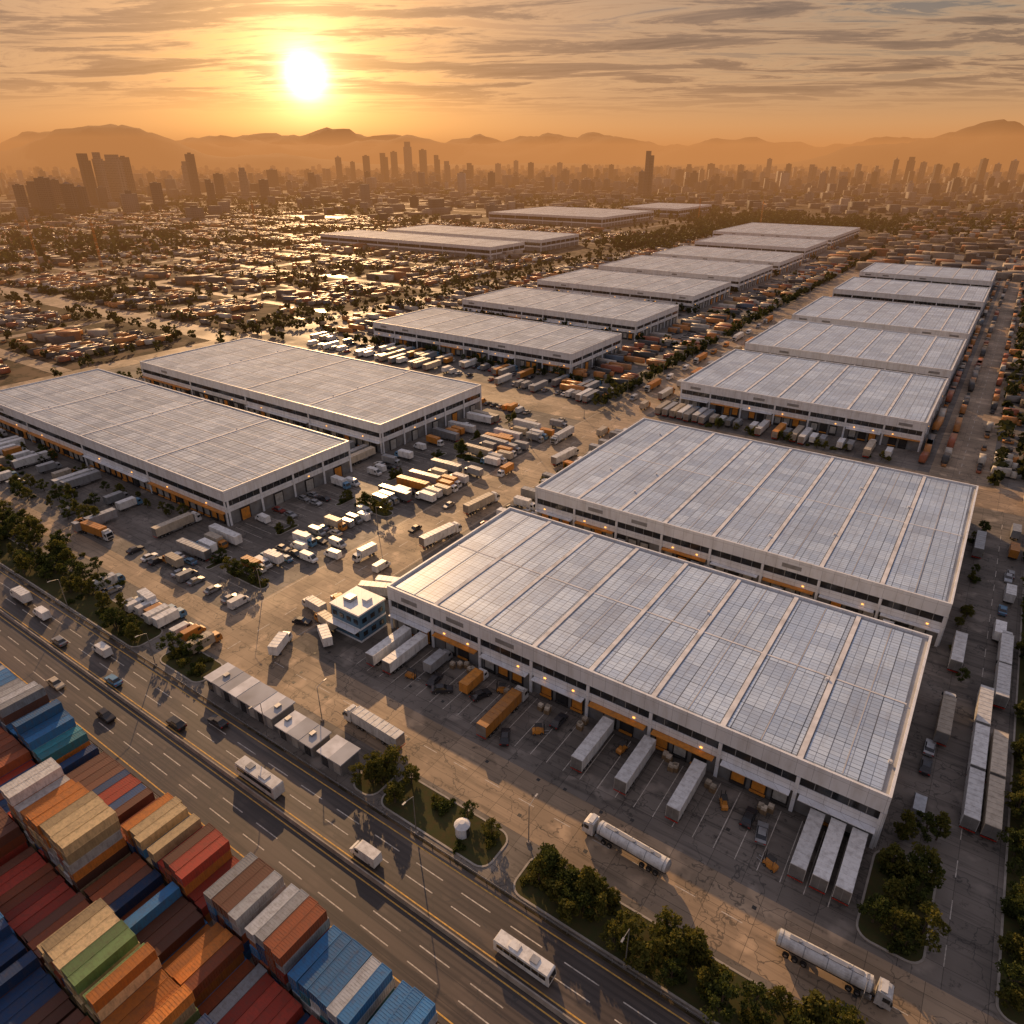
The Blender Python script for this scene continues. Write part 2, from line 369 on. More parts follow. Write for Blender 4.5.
# ------------------------------------------------------------ vehicles (forward = +X)
def wheel(b,x,y,r=.5,w=.3): b.cyl((x,y-w/2,r),(x,y+w/2,r),r,r,12,'tyre'); b.cyl((x,y-w/2-.01,r),(x,y+w/2+.01,r),r*.5,r*.5,8,'steel')
def trailer(b,x0,x1,k,front_legs=True):
    b.box(x0,x1,-1.27,1.27,1.15,3.95,k,True)
    b.box(x0+.3,x1-.2,-.5,.5,.85,1.15,'chassis',True)
    for x in (x0+1.6,x0+2.9,x0+4.2):
        for s in (-1,1): wheel(b,x,s*1.0,.5,.42)
    b.box(x0+5.5,x1-4.2,-1.22,-1.16,.55,1.1,'steel',True); b.box(x0+5.5,x1-4.2,1.16,1.22,.55,1.1,'steel',True)
    if front_legs:
        for s in (-.8,.8): b.box(x1-3.0,x1-2.85,s-.08,s+.08,0.05,1.15,'steel')
    n=9
    for i in range(n+1):
        x=x0+.05+(x1-x0-.2)*i/n
        b.box(x,x+.10,-1.3,1.3,3.95,4.0,k); 
        for s in (-1,1): b.box(x,x+.10,min(s*1.27,s*1.31),max(s*1.27,s*1.31),1.15,3.95,k)
    b.box(x0-.05,x0,-1.2,-.02,1.2,3.9,'steel',True); b.box(x0-.05,x0,.02,1.2,1.2,3.9,'steel',True)
    b.box(x0-.06,x0-.0,-1.27,1.27,.75,.95,'redlamp',True)
def tractor(b,xf,k):
    b.box(xf-6.0,xf-.4,-.45,.45,.6,.95,'chassis',True)
    b.prof([(xf-2.2,.55),(xf,.55),(xf,1.7),(xf-.22,2.9),(xf-.5,3.1),(xf-2.2,3.45)],1.24,1.15,k,2.0)
    b.poly([(xf+.02,-1.08,1.78),(xf+.02,1.08,1.78),(xf-.2,.98,2.82),(xf-.2,-.98,2.82)],'vglass')
    for s in (-1,1):
        b.box(xf-1.35,xf-.4,min(s*1.17,s*1.245),max(s*1.17,s*1.245),1.8,2.6,'vglass',True)
        b.box(xf-.25,xf-.05,min(s*1.25,s*1.5),max(s*1.25,s*1.5),1.8,2.5,'chassis',True)
        b.box(xf-4.0,xf-2.6,min(s*.6,s*1.15),max(s*.6,s*1.15),.45,1.0,'steel',True)
        for x in (xf-1.2,xf-4.4,xf-5.6): wheel(b,x,s*1.02,.5,.34)
    b.box(xf,xf+.05,-.95,.95,.75,1.5,'chassis',True)
    b.box(xf-1.9,xf-1.0,-1.0,1.0,3.4,3.65,k)
def mk_artic(k,kc):
    b=MB(); trailer(b,-8,5.4,k,False); tractor(b,8.2,kc); return b.mesh('articulated_truck')
def mk_tanker():
    b=MB(); b.cyl((-8,0,2.45),(5.2,0,2.45),1.25,1.25,20,'vwhite'); b.cyl((-8.35,0,2.45),(-8.001,0,2.45),.8,1.24,20,'vsilver'); b.cyl((5.201,0,2.45),(5.5,0,2.45),1.24,.8,20,'vsilver')
    b.box(-8,5.2,-.55,.55,.85,1.35,'chassis',True); b.box(-6.5,4,-.35,.35,3.66,3.78,'steel',True)
    for x in (-5,-1.5,2): b.cyl((x,0,3.6),(x,0,3.95),.3,.3,10,'steel')
    for x in (-7.5,-4.2,-.9,2.4,4.6): b.cyl((x,0,2.45),(x+.1,0,2.45),1.29,1.29,20,'vsilver')
    for x in (-6.4,-5.1,-3.8):
        for s in (-1,1): wheel(b,x,s*1.0,.5,.42)
    tractor(b,8.2,'vwhite'); return b.mesh('tanker_truck')
def mk_trailer(k):
    b=MB(); trailer(b,-6.8,6.8,k); return b.mesh('semi_trailer')
def mk_boxtruck(k,kc):
    b=MB(); b.box(-4.2,2.0,-1.2,1.2,1.0,3.5,k,True); b.box(-4.1,3.9,-.45,.45,.6,.95,'chassis',True)
    for i in range(6): b.box(-4.15+i*1.2,-4.07+i*1.2,-1.23,1.23,3.5,3.54,k)
    b.prof([(2.15,.5),(4.1,.5),(4.1,1.5),(3.7,2.45),(2.15,2.6)],1.1,1.0,kc,1.5)
    b.poly([(4.12,-.95,1.55),(4.12,.95,1.55),(3.76,.88,2.4),(3.76,-.88,2.4)],'vglass')
    for s in (-1,1):
        b.box(2.6,3.5,min(s*1.0,s*1.06),max(s*1.0,s*1.06),1.55,2.2,'vglass',True)
        wheel(b,3.1,s*.95,.42,.28); wheel(b,-2.6,s*.95,.42,.4)
    return b.mesh('box_truck')
def mk_car(k):
    b=MB()
    b.prof([(-2.2,.35),(2.2,.3),(2.25,.62),(2.1,.80),(1.05,.95),(-1.75,1.0),(-2.2,.9)],.88,.84,k,.7)
    b.prof([(-1.7,.98),(1.0,.93),(.35,1.42),(-1.1,1.45)],.80,.62,'vglass',1.1)
    b.prof([(-1.15,1.44),(.4,1.41),(.3,1.47),(-1.05,1.5)],.63,.6,k,1.45)
    for s in (-1,1):
        wheel(b,1.35,s*.78,.33,.22); wheel(b,-1.35,s*.78,.33,.22)
        b.box(-2.23,-2.15,min(s*.5,s*.85),max(s*.5,s*.85),.65,.85,'redlamp',True)
    return b.mesh('parked_car')
def mk_van(k):
    b=MB(); b.prof([(-2.8,.4),(2.7,.4),(2.75,1.1),(2.2,1.35),(1.5,2.2),(1.2,2.35),(-2.75,2.4)],.98,.90,k,1.3)
    b.poly([(2.24,-.82,1.38),(2.24,.82,1.38),(1.55,.76,2.2),(1.55,-.76,2.2)],'vglass')
    for s in (-1,1):
        b.box(.7,1.5,min(s*.90,s*.97),max(s*.90,s*.97),1.35,1.95,'vglass',True)
        wheel(b,1.8,s*.85,.36,.25); wheel(b,-1.7,s*.85,.36,.25)
    return b.mesh('delivery_van')
def mk_bus(k):
    b=MB(); b.prof([(-5.9,.35),(5.9,.35),(6,1.2),(5.75,3.0),(5.5,3.15),(-5.8,3.15),(-5.95,2.9)],1.25,1.2,k,2.9)
    for s in (-1,1):
        for i in range(7): b.box(-5.2+i*1.5,-3.8+i*1.5,min(s*1.2,s*1.27),max(s*1.2,s*1.27),1.55,2.55,'vglass',True)
        for x in (3.9,-3.5): wheel(b,x,s*1.05,.5,.32)
    b.poly([(6.02,-1.1,1.3),(6.02,1.1,1.3),(5.84,1.05,2.75),(5.84,-1.05,2.75)],'vglass')
    b.box(-3,-1,-.7,.7,3.15,3.4,k); b.box(1.5,3,-.7,.7,3.15,3.4,'vsilver'); return b.mesh('coach_bus')
def mk_forklift():
    b=MB(); b.prof([(-1.3,.25),(.9,.25),(.9,.8),(.2,.9),(.1,1.1),(-.9,1.15),(-1.3,.9)],.55,.5,'vorange',1.0)
    for x in (-.75,.55):
        for s in (-.45,.45): b.cyl((x,s,1.0),(x,s,2.1),.04,.04,4,'chassis')
    b.box(-.8,.6,-.5,.5,2.1,2.16,'chassis',True)
    for s in (-.35,.35): b.box(.95,1.05,s-.06,s+.06,.1,2.6,'chassis'); b.box(1.05,2.1,s-.06,s+.06,.12,.18,'steel',True)
    for s in (-1,1): wheel(b,.5,s*.5,.3,.2); wheel(b,-.9,s*.5,.25,.2)
    return b.mesh('forklift')
def mk_pallets():
    b=MB()
    for i in range(7):
        z=i*.15
        for y in (-.5,-.05,.4): b.box(-.6,.6,y,y+.1,z,z+.1,'wood',True)
        for x in (-.6,-.25,.1,.45): b.box(x,x+.15,-.5,.5,z+.101,z+.13,'wood',True)
    b.box(-.5,.5,-.45,.45,1.06,1.7,'vcream',True) ; return b.mesh('pallet_stack')
ART=[mk_artic('vwhite','vwhite'),mk_artic('vcream','vwhite'),mk_artic('vwhite','vorange'),mk_artic('vorange','vwhite'),mk_artic('vsilver','vblue')]
TRL=[mk_trailer('vwhite'),mk_trailer('vwhite'),mk_trailer('vcream'),mk_trailer('vsilver'),mk_trailer('vorange'),mk_trailer('vsilver')]
BOX=[mk_boxtruck('vwhite','vwhite'),mk_boxtruck('vcream','vorange'),mk_boxtruck('vorange','vwhite'),mk_boxtruck('vsilver','vsilver'),mk_boxtruck('vwhite','vblue')]
CAR=[mk_car(k) for k in ('vwhite','vblack','vsilver','vred','vblack','vblue','vcream','vsilver')]
VAN=[mk_van(k) for k in ('vwhite','vsilver','vorange','vwhite')]
BUS=mk_bus('vwhite'); FORK=mk_forklift(); PAL=mk_pallets(); TANK=mk_tanker()
Z=.07
def art(x,y,r,i=None): put(ART[i] if i is not None else random.choice(ART),'articulated_truck',x,y,r,Z)
def trl(x,y,r,i=None): put(TRL[i] if i is not None else random.choice(TRL),'semi_trailer',x,y,r,Z)
def bxt(x,y,r,i=None): put(BOX[i] if i is not None else random.choice(BOX),'box_truck',x,y,r,Z)
def car(x,y,r,i=None): put(CAR[i] if i is not None else random.choice(CAR),'parked_car',x,y,r,Z,1.12)
def van(x,y,r,i=None): put(VAN[i] if i is not None else random.choice(VAN),'delivery_van',x,y,r,Z,1.08)

put(BUS,'coach_bus',-97,53.6,180,Z); van(-68,53.6,180,0); put(BUS,'coach_bus',-35,54.2,0,Z,.85); van(-192,56.6,180,0); van(-163,57.5,180,0); car(-125,53.4,180,1); car(-118,58.8,180,1)
car(-176,53.4,180,2); bxt(-205,57.2,180,0); car(-150,53.2,180,5); car(-140,46,0,1); car(-240,56,180,2); art(-290,58.6,180,0)
bxt(-330,46,0); car(-160,45,0,6); car(-215,46,0,2)
art(-88,76,178,0); put(TANK,'tanker_truck',-31,80.5,178,Z); put(TANK,'tanker_truck',4,79,2,Z); bxt(-128,84,115,0); bxt(-173,76,-5,0)
trl(-47,97.8,90,0); trl(-37.4,97.8,90,0); trl(-26.6,97.5,90,0); art(-68,95.5,90,3); bxt(-79.5,100.2,90,2); car(-76,98,70,1)
trl(-4.6,98.2,90,0); trl(-1.0,98.2,90,0); trl(2.6,98.2,90,0); trl(-99,98.2,90,0); trl(-104.2,98,90,0); car(-84.5,94.5,40,1); car(-88,96,100,4); car(-64,90.5,120,4); car(-15,99.5,90,1); car(-12,97.5,100,2)
bxt(-91,101,90,3); car(-57,101,90,4)
for x,y,r in ((-59,96,40),(-20,100,120),(-73,102,200),(-42,101.5,80),(-93.5,94,10),(-9,92,160)): put(FORK,'forklift',x,y,r,Z,1.1)
for _ in range(34):
    x=random.uniform(-96,-8)
    if min(abs(x-c) for c in (-47,-37.4,-26.6,-68,-79.5,-91,-57))>2.6: put(PAL,'pallet_stack',x,random.uniform(101.5,104.8),random.uniform(-8,8),.05)
for y in (126,140.5,155): trl(18.6,y,90,0)
for y in (126,140.5): trl(21.9,y,90,2)
art(12,148,90,1); car(10.5,132,90,1); car(10.5,138,90,2); van(10.6,120,90); bxt(20,192,90,0); car(20.5,205,90,5); car(21,225,-90,2); trl(12,175,90,0); trl(12.3,240,90,3)
for y in (168,182,214,228,243,258): 
    random.choice((art,bxt,bxt,car))(21.5,y,90)
def park_rows(x0,x1,y0,y1,length,kinds,fill=.8,step=3.7):
    xc=(x0+x1)/2; y=y0
    while y<y1:
        if random.random()<fill:
            k=random.choice(kinds); r=random.choice((0,180)); j=random.uniform(-.8,.8); a=random.uniform(-4,4)
            if k=='t': trl(xc+j*.5,y,r+a)
            elif k=='a': art(xc,y,r+a)
            elif k=='b': bxt(xc+j,y,r+a)
            elif k=='v': van(xc+j*3,y,r+a)
            elif k=='c':
                car(xc-3.2+j*.4,y,r+a); 
                if random.random()<.7: car(xc+3.0+j*.4,y,r-a)
        y+=step*random.uniform(.93,1.12)
park_rows(-194,-181,92,116,14,'tbcbc',.7)
park_rows(-194,-181,118,262,14,'tvbbcc',.62)
park_rows(-171,-158,104,150,14,'cccbvv',.85,3.2)
park_rows(-171,-158,158,206,14,'ccbtbvv',.85,3.2)
park_rows(-171,-158,214,262,14,'ctbtb',.85)
park_rows(-156,-151,112,150,5,'vbv',.5,5)
park_rows(-157,-151,165,262,5,'bb',.5,4)
for (a,b_,c,d) in ((-172,-154,98,101.5),(-172,-156,151,156),(-172,-156,207,212)): island(a,b_,c,d); trees_in(a+1,b_-1,c+.6,d-.6,9,.35)
for y in range(96,262,26):
    island(-178.6,-176.2,y,y+9); trees_in(-178,-177,y+1,y+8,5,.4,.7)
park_rows(-126,-115,166,270,8,'bbtvc',.7,3.6)
bxt(-121.5,92.5,150,0); trl(-123,115.5,25,0); trl(-121,120,22,0); art(-131,150,82,0); art(-134,176,84,1); bxt(-143,128,-95,0); art(-132,230,86,0); bxt(-144,205,-90,2); art(-145,250,-90,0); van(-134,126,90); car(-142,150,-90,1); car(-144,170,-90,2); bxt(-133,265,90,1)
for y in range(310,560,23): 
    (art if y%2 else bxt)(-133+random.uniform(-1,1),y,90); (van if y%3 else art)(-144,y+9,-90)
bxt(-126,97,170,1); bxt(-134,100,175,0); car(-132,94,20,1); bxt(-129,105,165,2)
for i in range(28):
    if random.random()<.6: 
        x=-108+i*4; random.choice((trl,bxt,bxt))(x,170,90)
for i in range(50):
    x=-400+i*4.1
    if x<-205:
        if random.random()<.5: random.choice((trl,bxt,bxt,art))(x,106,90+random.uniform(-2,2))
        if random.random()<.3: random.choice((trl,bxt,van))(x,92,90+random.uniform(-2,2))
art(-226,88.5,6,3)
for i in range(14):
    x=-205+i*4
    if random.random()<.55: random.choice((car,van,car))(x,90,90); 
for i in range(16):
    if random.random()<.7: random.choice((bxt,van,car,van))(-195+i*3.4,74+random.uniform(-1,1),90)
for i in range(45):
    x=-372+i*4
    if random.random()<.7: random.choice((trl,bxt))(x,183,90)
for i in range(58):
    x=-380+i*3.9
    if x<-156:
        if random.random()<.75: random.choice((trl,bxt,bxt,van,car))(x,270.5,90)
        if random.random()<.8: random.choice((trl,bxt,car,van))(x,306,90)
        if random.random()<.8: random.choice((trl,bxt,car,art))(x,322,90)
for i in range(32):
    x=-124+i*3.7
    if x<-16:
        if random.random()<.8: random.choice((trl,bxt,bxt,art))(x,309.5,90)
        if random.random()<.5: random.choice((trl,bxt,van,car))(x,268,90)

# ------------------------------------------------------------ planting near
island(-75,-49,63,71.8); trees_in(-74,-50,64,71,12,.75)
island(-82.5,-76,63,72); trees_in(-82,-76.5,64,71,8,.2)
island(-44,16,62.6,71.5,'planted_verge'); trees_in(-43,15,63.5,70.5,60,.25,1.1); trees_in(-42,14,69,71,18,.6)
island(5.5,15.5,87.5,107,'planted_island'); trees_in(7,14.5,88.5,105.5,22,.4,1.1)
island(25,60,62,86,'planted_verge'); trees_in(25.8,31,64,84,28,.3)
island(24.8,36,86.5,275,'planted_verge',2); trees_in(25.6,29,88,272,130,.2,.9); trees_in(29,35,88,272,70,.25,.9)
island(-150,-133,63.5,71.8,'planted_island'); trees_in(-149,-134,64.5,71,12,.6)
island(-420,-158,62.5,71.5,'planted_verge'); trees_in(-300,-190,63.5,78,95,.2); trees_in(-200,-160,63.5,70,16,.4)
trees_in(-330,-215,71,80,50,.15); trees_in(-420,-300,64,80,60,.1); trees_in(-400,-232,87,100,70,.15); trees_in(-400,-210,108,114,36,.25,.8)
trees_in(10,14,165,275,14,.3,.7); trees_in(-112,-20,302,306,22,.3,.8)
trees_in(-112,-20,271.5,275,26,.4,.7); trees_in(-127,-123.5,185,275,12,.5,.6)
trees_in(-400,-200,263,268,36,.2,.8); trees_in(-395,-380,110,262,45,.15); trees_in(-340,-200,330,334,14,.3,.7)
trees_in(8,16,110,118,4,.2)

# ------------------------------------------------------------ warehouses
def warehouse(x0,x1,y0,y1,h=12.4,nb=8,pm='panel',detail=2,nj=2,name='warehouse'):
    b=MB()
    b.box(x0+.5,x1-.5,y0+.5,y1-.5,0,h-.2,'wall_low'); 
    zt=h+.55; zb=h-3.4
    b.box(x0,x1,y0,y0+.5,zb,zt,'wall',True); b.box(x0,x1,y1-.5,y1,zb,zt,'wall',True)
    b.box(x0,x0+.5,y0+.5,y1-.5,zb,zt,'wall',True); b.box(x1-.5,x1,y0+.5,y1-.5,zb,zt,'wall',True)
    b.quad(x0+.5,x1-.5,y0+.5,y1-.5,h-.19,'roofbase')
    zm0,zm1=4.9,6.9
    b.box(x0+.2,x1-.2,y0+.2,y0+.499,zm0,zm1,'wall',True); b.box(x1-.499,x1-.2,y0+.5,y1-.2,zm0,zm1,'wall',True)
    b.box(x0+.2,x0+.499,y0+.5,y1-.2,zm0,zm1,'wall',True); b.box(x0+.5,x1-.5,y1-.499,y1-.2,zm0,zm1,'wall',True)
    b.box(x0+.35,x1-.35,y0+.35,y0+.498,zm1,zb,'glass'); b.box(x1-.498,x1-.35,y0+.5,y1-.35,zm1,zb,'glass')
    W=x1-x0; L=y1-y0; bw=W/nb
    for i in range(nb+1):
        xc=min(max(x0+i*bw,x0+.55),x1-.55); b.box(xc-.35,xc+.35,y0-.12,y0+.19,0,zb,'wall')
        if i<nb:
            for k in range(1,5): xx=x0+i*bw+k*bw/5; b.box(xx-.06,xx+.06,y0+.28,y0+.349,zm1,zb,'mullion')
    ny=max(3,int(L/12)); bl=L/ny
    for i in range(ny+1):
        yc=min(max(y0+i*bl,y0+.9),y1-.55); b.box(x1-.19,x1+.12,yc-.35,yc+.35,0,zb,'wall')
        if i<ny:
            for k in range(1,5): yy=y0+i*bl+k*bl/5; b.box(x1-.349,x1-.28,yy-.06,yy+.06,zm1,zb,'mullion')
    if detail>=1:
        pitch=4.0; n=int((W-4)/pitch)
        for i in range(n):
            x=x0+2+pitch*(i+.5)
            if min(abs(x-(x0+j*bw)) for j in range(nb+1))<1.7 : continue
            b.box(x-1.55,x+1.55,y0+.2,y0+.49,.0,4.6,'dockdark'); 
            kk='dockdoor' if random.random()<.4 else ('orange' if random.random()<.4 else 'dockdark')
            b.box(x-1.25,x+1.25,y0+.12,y0+.195,1.1,4.1,kk,True)
            b.box(x-1.5,x+1.5,y0-.25,y0+.11,.55,.95,'orange' if random.random()<.5 else 'chassis',True)
        for i in range(nb):
            if random.random()<.75:
                xa=x0+i*bw+.8; xb=x0+(i+1)*bw-.8; b.box(xa,xb,y0-1.3,y0+.19,4.65,4.85,'orange' if random.random()<.5 else 'wall',True)
            for k in (.25,.75):
                if random.random()<.5: xx=x0+(i+k)*bw; b.box(xx-.25,xx+.25,y0+.02,y0+.19,5.5,5.75,'lamp',True)
            if random.random()<.35: xx=x0+(i+.5)*bw; b.box(xx-2.6,xx+2.6,y0-.06,y0-.002,zb+1.0,zb+2.2,'mullion',True)
        for i in range(ny):
            yy=y0+(i+.5)*bl
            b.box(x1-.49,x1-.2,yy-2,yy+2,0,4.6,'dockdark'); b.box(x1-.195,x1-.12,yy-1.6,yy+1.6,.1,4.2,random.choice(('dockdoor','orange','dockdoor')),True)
            if random.random()<.4: b.box(x1-.19,x1-.02,yy-.25,yy+.25,5.5,5.75,'lamp',True)
    zr=h-.19; ly=(L-2.2)/nj
    for i in range(nb):
        xa=x0+.9+i*(W-1.8)/nb; xb=x0+.9+(i+1)*(W-1.8)/nb
        for j in range(nj):
            ya=y0+1.1+j*ly; yb=ya+ly
            b.box(xa+.75,xb-.75,ya+.3,yb-.3,zr,zr+.30,pm)
            if detail>=2:
                xm=(xa+xb)/2
                b.box(xm-.12,xm+.12,ya+.3,yb-.3,zr+.301,zr+.36,'roofbase')
        if i: b.box(xa-.5,xa+.5,y0+.6,y1-.6,zr,zr+.5,'ridge')
    if detail>=2:
        for j in range(1,nj):
            yy=y0+1.1+j*ly
            for i in range(nb):
                xa=x0+.9+i*(W-1.8)/nb; xb=x0+.9+(i+1)*(W-1.8)/nb; b.box(xa+.5,xb-.5,yy-.2,yy+.2,zr,zr+.36,'ridge')
        for i in range(nb):
            for j in range(nj):
                if random.random()<.35:
                    xx=x0+(i+1)*(W/nb)-1.6; yy=y0+4+random.random()*(L-8); b.cyl((xx,yy,zr+.3),(xx,yy,zr+.9),.35,.35,8,'ridge')
    return b.obj(name)
warehouse(-111.5,5.5,106,161,12.4,8,'panel',2,2)
warehouse(-113,8,178,262,12.4,8,'panel',2,2)
warehouse(-379,-195,117,173,12.4,4,'panelw',2,7)
warehouse(-375,-198,193,262,12.4,4,'panelw',2,7)
for (a,b_,c,d) in ((-121,-14,322,401),(-121,-14,419,503),(-121,-14,521,610),(-122,-14,652,732),(-124,-15,772,852)): warehouse(a,b_,c,d,12.4,7,'panel',1,1)
for (a,b_,c,d) in ((-345,-192,338,400),(-348,-200,438,510),(-352,-205,552,640),(-352,-206,668,770),(-350,-206,795,890),(-358,-217,945,1060),(-390,-220,1100,1290)): warehouse(a,b_,c,d,12.4,8,'panelw',1,1)
warehouse(-830,-530,725,800,14,8,'panelw',0,1); warehouse(-800,-524,830,930,14,8,'panelw',0,1)
warehouse(-880,-630,1200,1420,16,8,'panelw',0,1); warehouse(-740,-610,1500,1690,16,5,'panelw',0,1)

b=MB()
b.box(-4,4,-3.5,3.5,0,7,'vblue'); b.box(-4.2,4.2,-3.7,3.7,7.001,7.4,'wall',True); b.box(-4.06,4.06,-3.56,3.56,3.2,3.7,'wall',True); b.box(-4.05,4.05,-3.55,3.55,0,.5,'wall')
for z0 in (1.1,4.5):
    for x in (-3,-1,1,3): b.box(x-.55,x+.55,-3.62,-3.5,z0+.2,z0+1.3,'glass',True)
    for y in (-2.2,0,2.2): b.box(4.0,4.1,y-.55,y+.55,z0+.2,z0+1.3,'glass',True)
b.box(-2.5,-.5,-1.5,.5,7.4,8.3,'steel'); b.box(1,2.4,.3,1.8,7.4,8.1,'wall'); b.box(-4.0,4.0,-5.0,-3.72,3.3,3.42,'wall',True)
o=b.obj('gatehouse_building',(-118,101.5,0)); o.scale=(1.25,1.3,1.15)
def shed(x0,x1,y0,y1,h,name='flat_roof_shed'):
    b=MB(); b.box(x0+.4,x1-.4,y0+.4,y1-.4,0,h,'wall_low'); 
    n=int((x1-x0)/3)
    for i in range(n):
        xa=x0+(x1-x0)*i/n; xb=x0+(x1-x0)*(i+1)/n; dz=.06 if i%2 else 0
        b.box(xa+.03,xb-.03,y0,y1,h+.001+dz,h+.28+dz,'roofbase' if i%3 else 'ridge',True)
        b.box((xa+xb)/2-.9,(xa+xb)/2+.9,y0+.33,y0+.4,.1,h-.6,'dockdoor' if i%2 else 'glass',True)
        if random.random()<.35: b.box(xa+.6,xa+1.6,(y0+y1)/2-.6,(y0+y1)/2+.7,h+.35,h+.85,'steel')
    b.obj(name)
shed(-130,-106,64,70.5,3.4); shed(-104.5,-93,63.5,69,3.0); shed(-91.5,-84.5,63.5,69,3.2)
b=MB(); b.cyl((0,0,0),(0,0,2.4),1.3,1.3,14,'wall'); b.cyl((0,0,2.4),(0,0,3.0),1.5,.5,14,'ridge'); b.box(1.25,1.34,-.4,.4,.1,2,'glass'); b.obj('round_kiosk',(-57,67,.13))
def mk_lamp():
    b=MB(); b.cyl((0,0,0),(0,0,9.5),.12,.07,8,'steel'); b.cyl((0,0,9.5),(0,-2.0,10.0),.06,.05,6,'steel'); b.box(-.15,.15,-2.7,-1.9,9.9,10.05,'steel',True); b.box(-.3,.3,-.3,.3,0,.5,'barrier'); return b.mesh('street_lamp')
LP=mk_lamp()
for x in range(-400,60,42): put(LP,'street_lamp',x,62.3,0)
for y in range(96,560,46): put(LP,'street_lamp',-151,y,90)
for x in range(-100,10,54): put(LP,'street_lamp',x,72.2,180)

# ------------------------------------------------------------ shipping containers (long axis Y)
def mk_cont(k):
    b=MB(); L=4.3;W=.94;Hc=2.0
    b.box(-W+.06,W-.06,-L+.06,L-.06,.06,Hc-.05,k)
    for sx in (-1,1):
        for sy in (-1,1): b.box(min(sx*(W-.15),sx*W),max(sx*(W-.15),sx*W),min(sy*(L-.15),sy*L),max(sy*(L-.15),sy*L),0,Hc,k)
        b.box(min(sx*(W-.1),sx*W),max(sx*(W-.1),sx*W),-L+.15,L-.15,Hc-.14,Hc,k,True); b.box(min(sx*(W-.1),sx*W),max(sx*(W-.1),sx*W),-L+.15,L-.15,0,.14,k,True)
        for i in range(20):
            y=-L+.3+i*.415; x0,x1=sorted((sx*(W-.06),sx*(W-.015))); b.box(x0,x1,y,y+.2,.14,Hc-.14,k)
    for i in range(20):
        y=-L+.3+i*.415; b.box(-W+.1,W-.1,y,y+.2,Hc-.05,Hc-.015,k)
    for sy in (-1,1):
        y0,y1=sorted((sy*(L-.1),sy*L)); b.box(-W+.15,W-.15,y0,y1,Hc-.12,Hc,k,True); b.box(-W+.15,W-.15,y0,y1,0,.12,k,True)
        y0,y1=sorted((sy*(L-.06),sy*(L-.01)))
        for x in (-.6,-.25,.25,.6): b.box(x-.03,x+.03,y0,y1,.1,Hc-.1,'steel')
    return b.mesh('shipping_container')
CN={k:mk_cont('c_'+k) for k in CC}
DK=('rust','red','brown','navy','brown','rust')
blocks=[(-175,-152,30.3,3,['navy','rust','blue','grey']),(-151,-131,30.3,5,['blue','teal','grey','orange','grey','navy']),(-130,-103,30.3,2,DK),
(-102,-80,30.3,4,['rust','brown','red','tan','orange']),(-78,-61,30.3,5,['brown','blue','navy','rust','grey']),(-59,-40,30.3,4,['grey','blue','white','teal']),
(-175,-124,21.2,3,DK+('blue',)),(-123,-101,21.2,6,['tan','grey','tan','white','orange','white']),(-99,-88,21.2,2,DK),(-87,-68,21.2,3,['rust','blue','brown','orange']),(-66,-40,21.2,2,DK+('grey',)),
(-160,-118,12.1,3,DK),(-117,-93,12.1,2,DK),(-92,-66,12.1,6,['tan','green','tan','tan','green','orange']),(-64,-40,12.1,4,['brown','navy','white','blue']),
(-150,-96,3,3,DK+('blue',)),(-94,-74,3,3,DK),(-72,-40,3,4,['navy','rust','grey','blue']),(-130,-80,-6.1,3,DK),(-78,-40,-6.1,4,['tan','rust','blue']),
(-260,-177,30.3,3,['rust','blue','brown','grey','orange']),(-260,-177,21.2,2,DK)]
for (xa,xb,ys,hh,cols) in blocks:
    x=xa+1; lvl=hh; cur=random.choice(cols)
    while x<xb:
        if random.random()<.38: lvl=max(1,min(hh,hh-random.choice((0,0,0,1,1,2))))
        if random.random()<.04: x+=1.97; continue
        for lv in range(lvl):
            c=random.choice(cols) if random.random()<.75 else random.choice(DK+('blue','orange'))
            if lv==lvl-1: 
                if random.random()<.5: cur=random.choice(cols)
                c=cur
            put(CN[c],'shipping_container',x+random.uniform(-.04,.04),ys+4.4+random.uniform(-.2,.2),random.uniform(-.4,.4),.04+lv*2.02)
        x+=1.97

# ------------------------------------------------------------ ponds
M['water']=mat('pond_water',(.03,.04,.04),.18,0,.2,.05,.6)
PONDS=[]
def pond(cx,cy,rx,ry,seed):
    rg=random.Random(seed); b=MB(); pts=[]; PONDS.append((cx,cy,max(rx,ry)*1.1,min(rx,ry)*1.3))
    for k in range(30):
        t=2*math.pi*k/30; r=1+.24*math.sin(3*t+seed)+.14*math.sin(5*t+2*seed)+rg.uniform(-.06,.06); pts.append((cx+rx*r*math.cos(t),cy+ry*r*math.sin(t),.14))
    b.poly(pts,'water'); b.obj('pond')
for i,(px,dd,a,c) in enumerate(((286,690,22,8),(322,790,18,9),(300,600,10,5),(235,860,20,8),(312,1640,90,50),(292,1450,50,20),(270,1000,26,10),(262,740,16,6),(276,575,8,3.5))):
    x,y=polar(px,dd); pond(x,y,a,c,i+1)
def dry(L):
    out=[]
    for p in L:
        ok=True
        for (cx,cy,rx,ry) in PONDS:
            if ((p[0]-cx)/rx)**2+((p[1]-cy)/ry)**2<1: ok=False; break
        if ok: out.append(p)
    return out
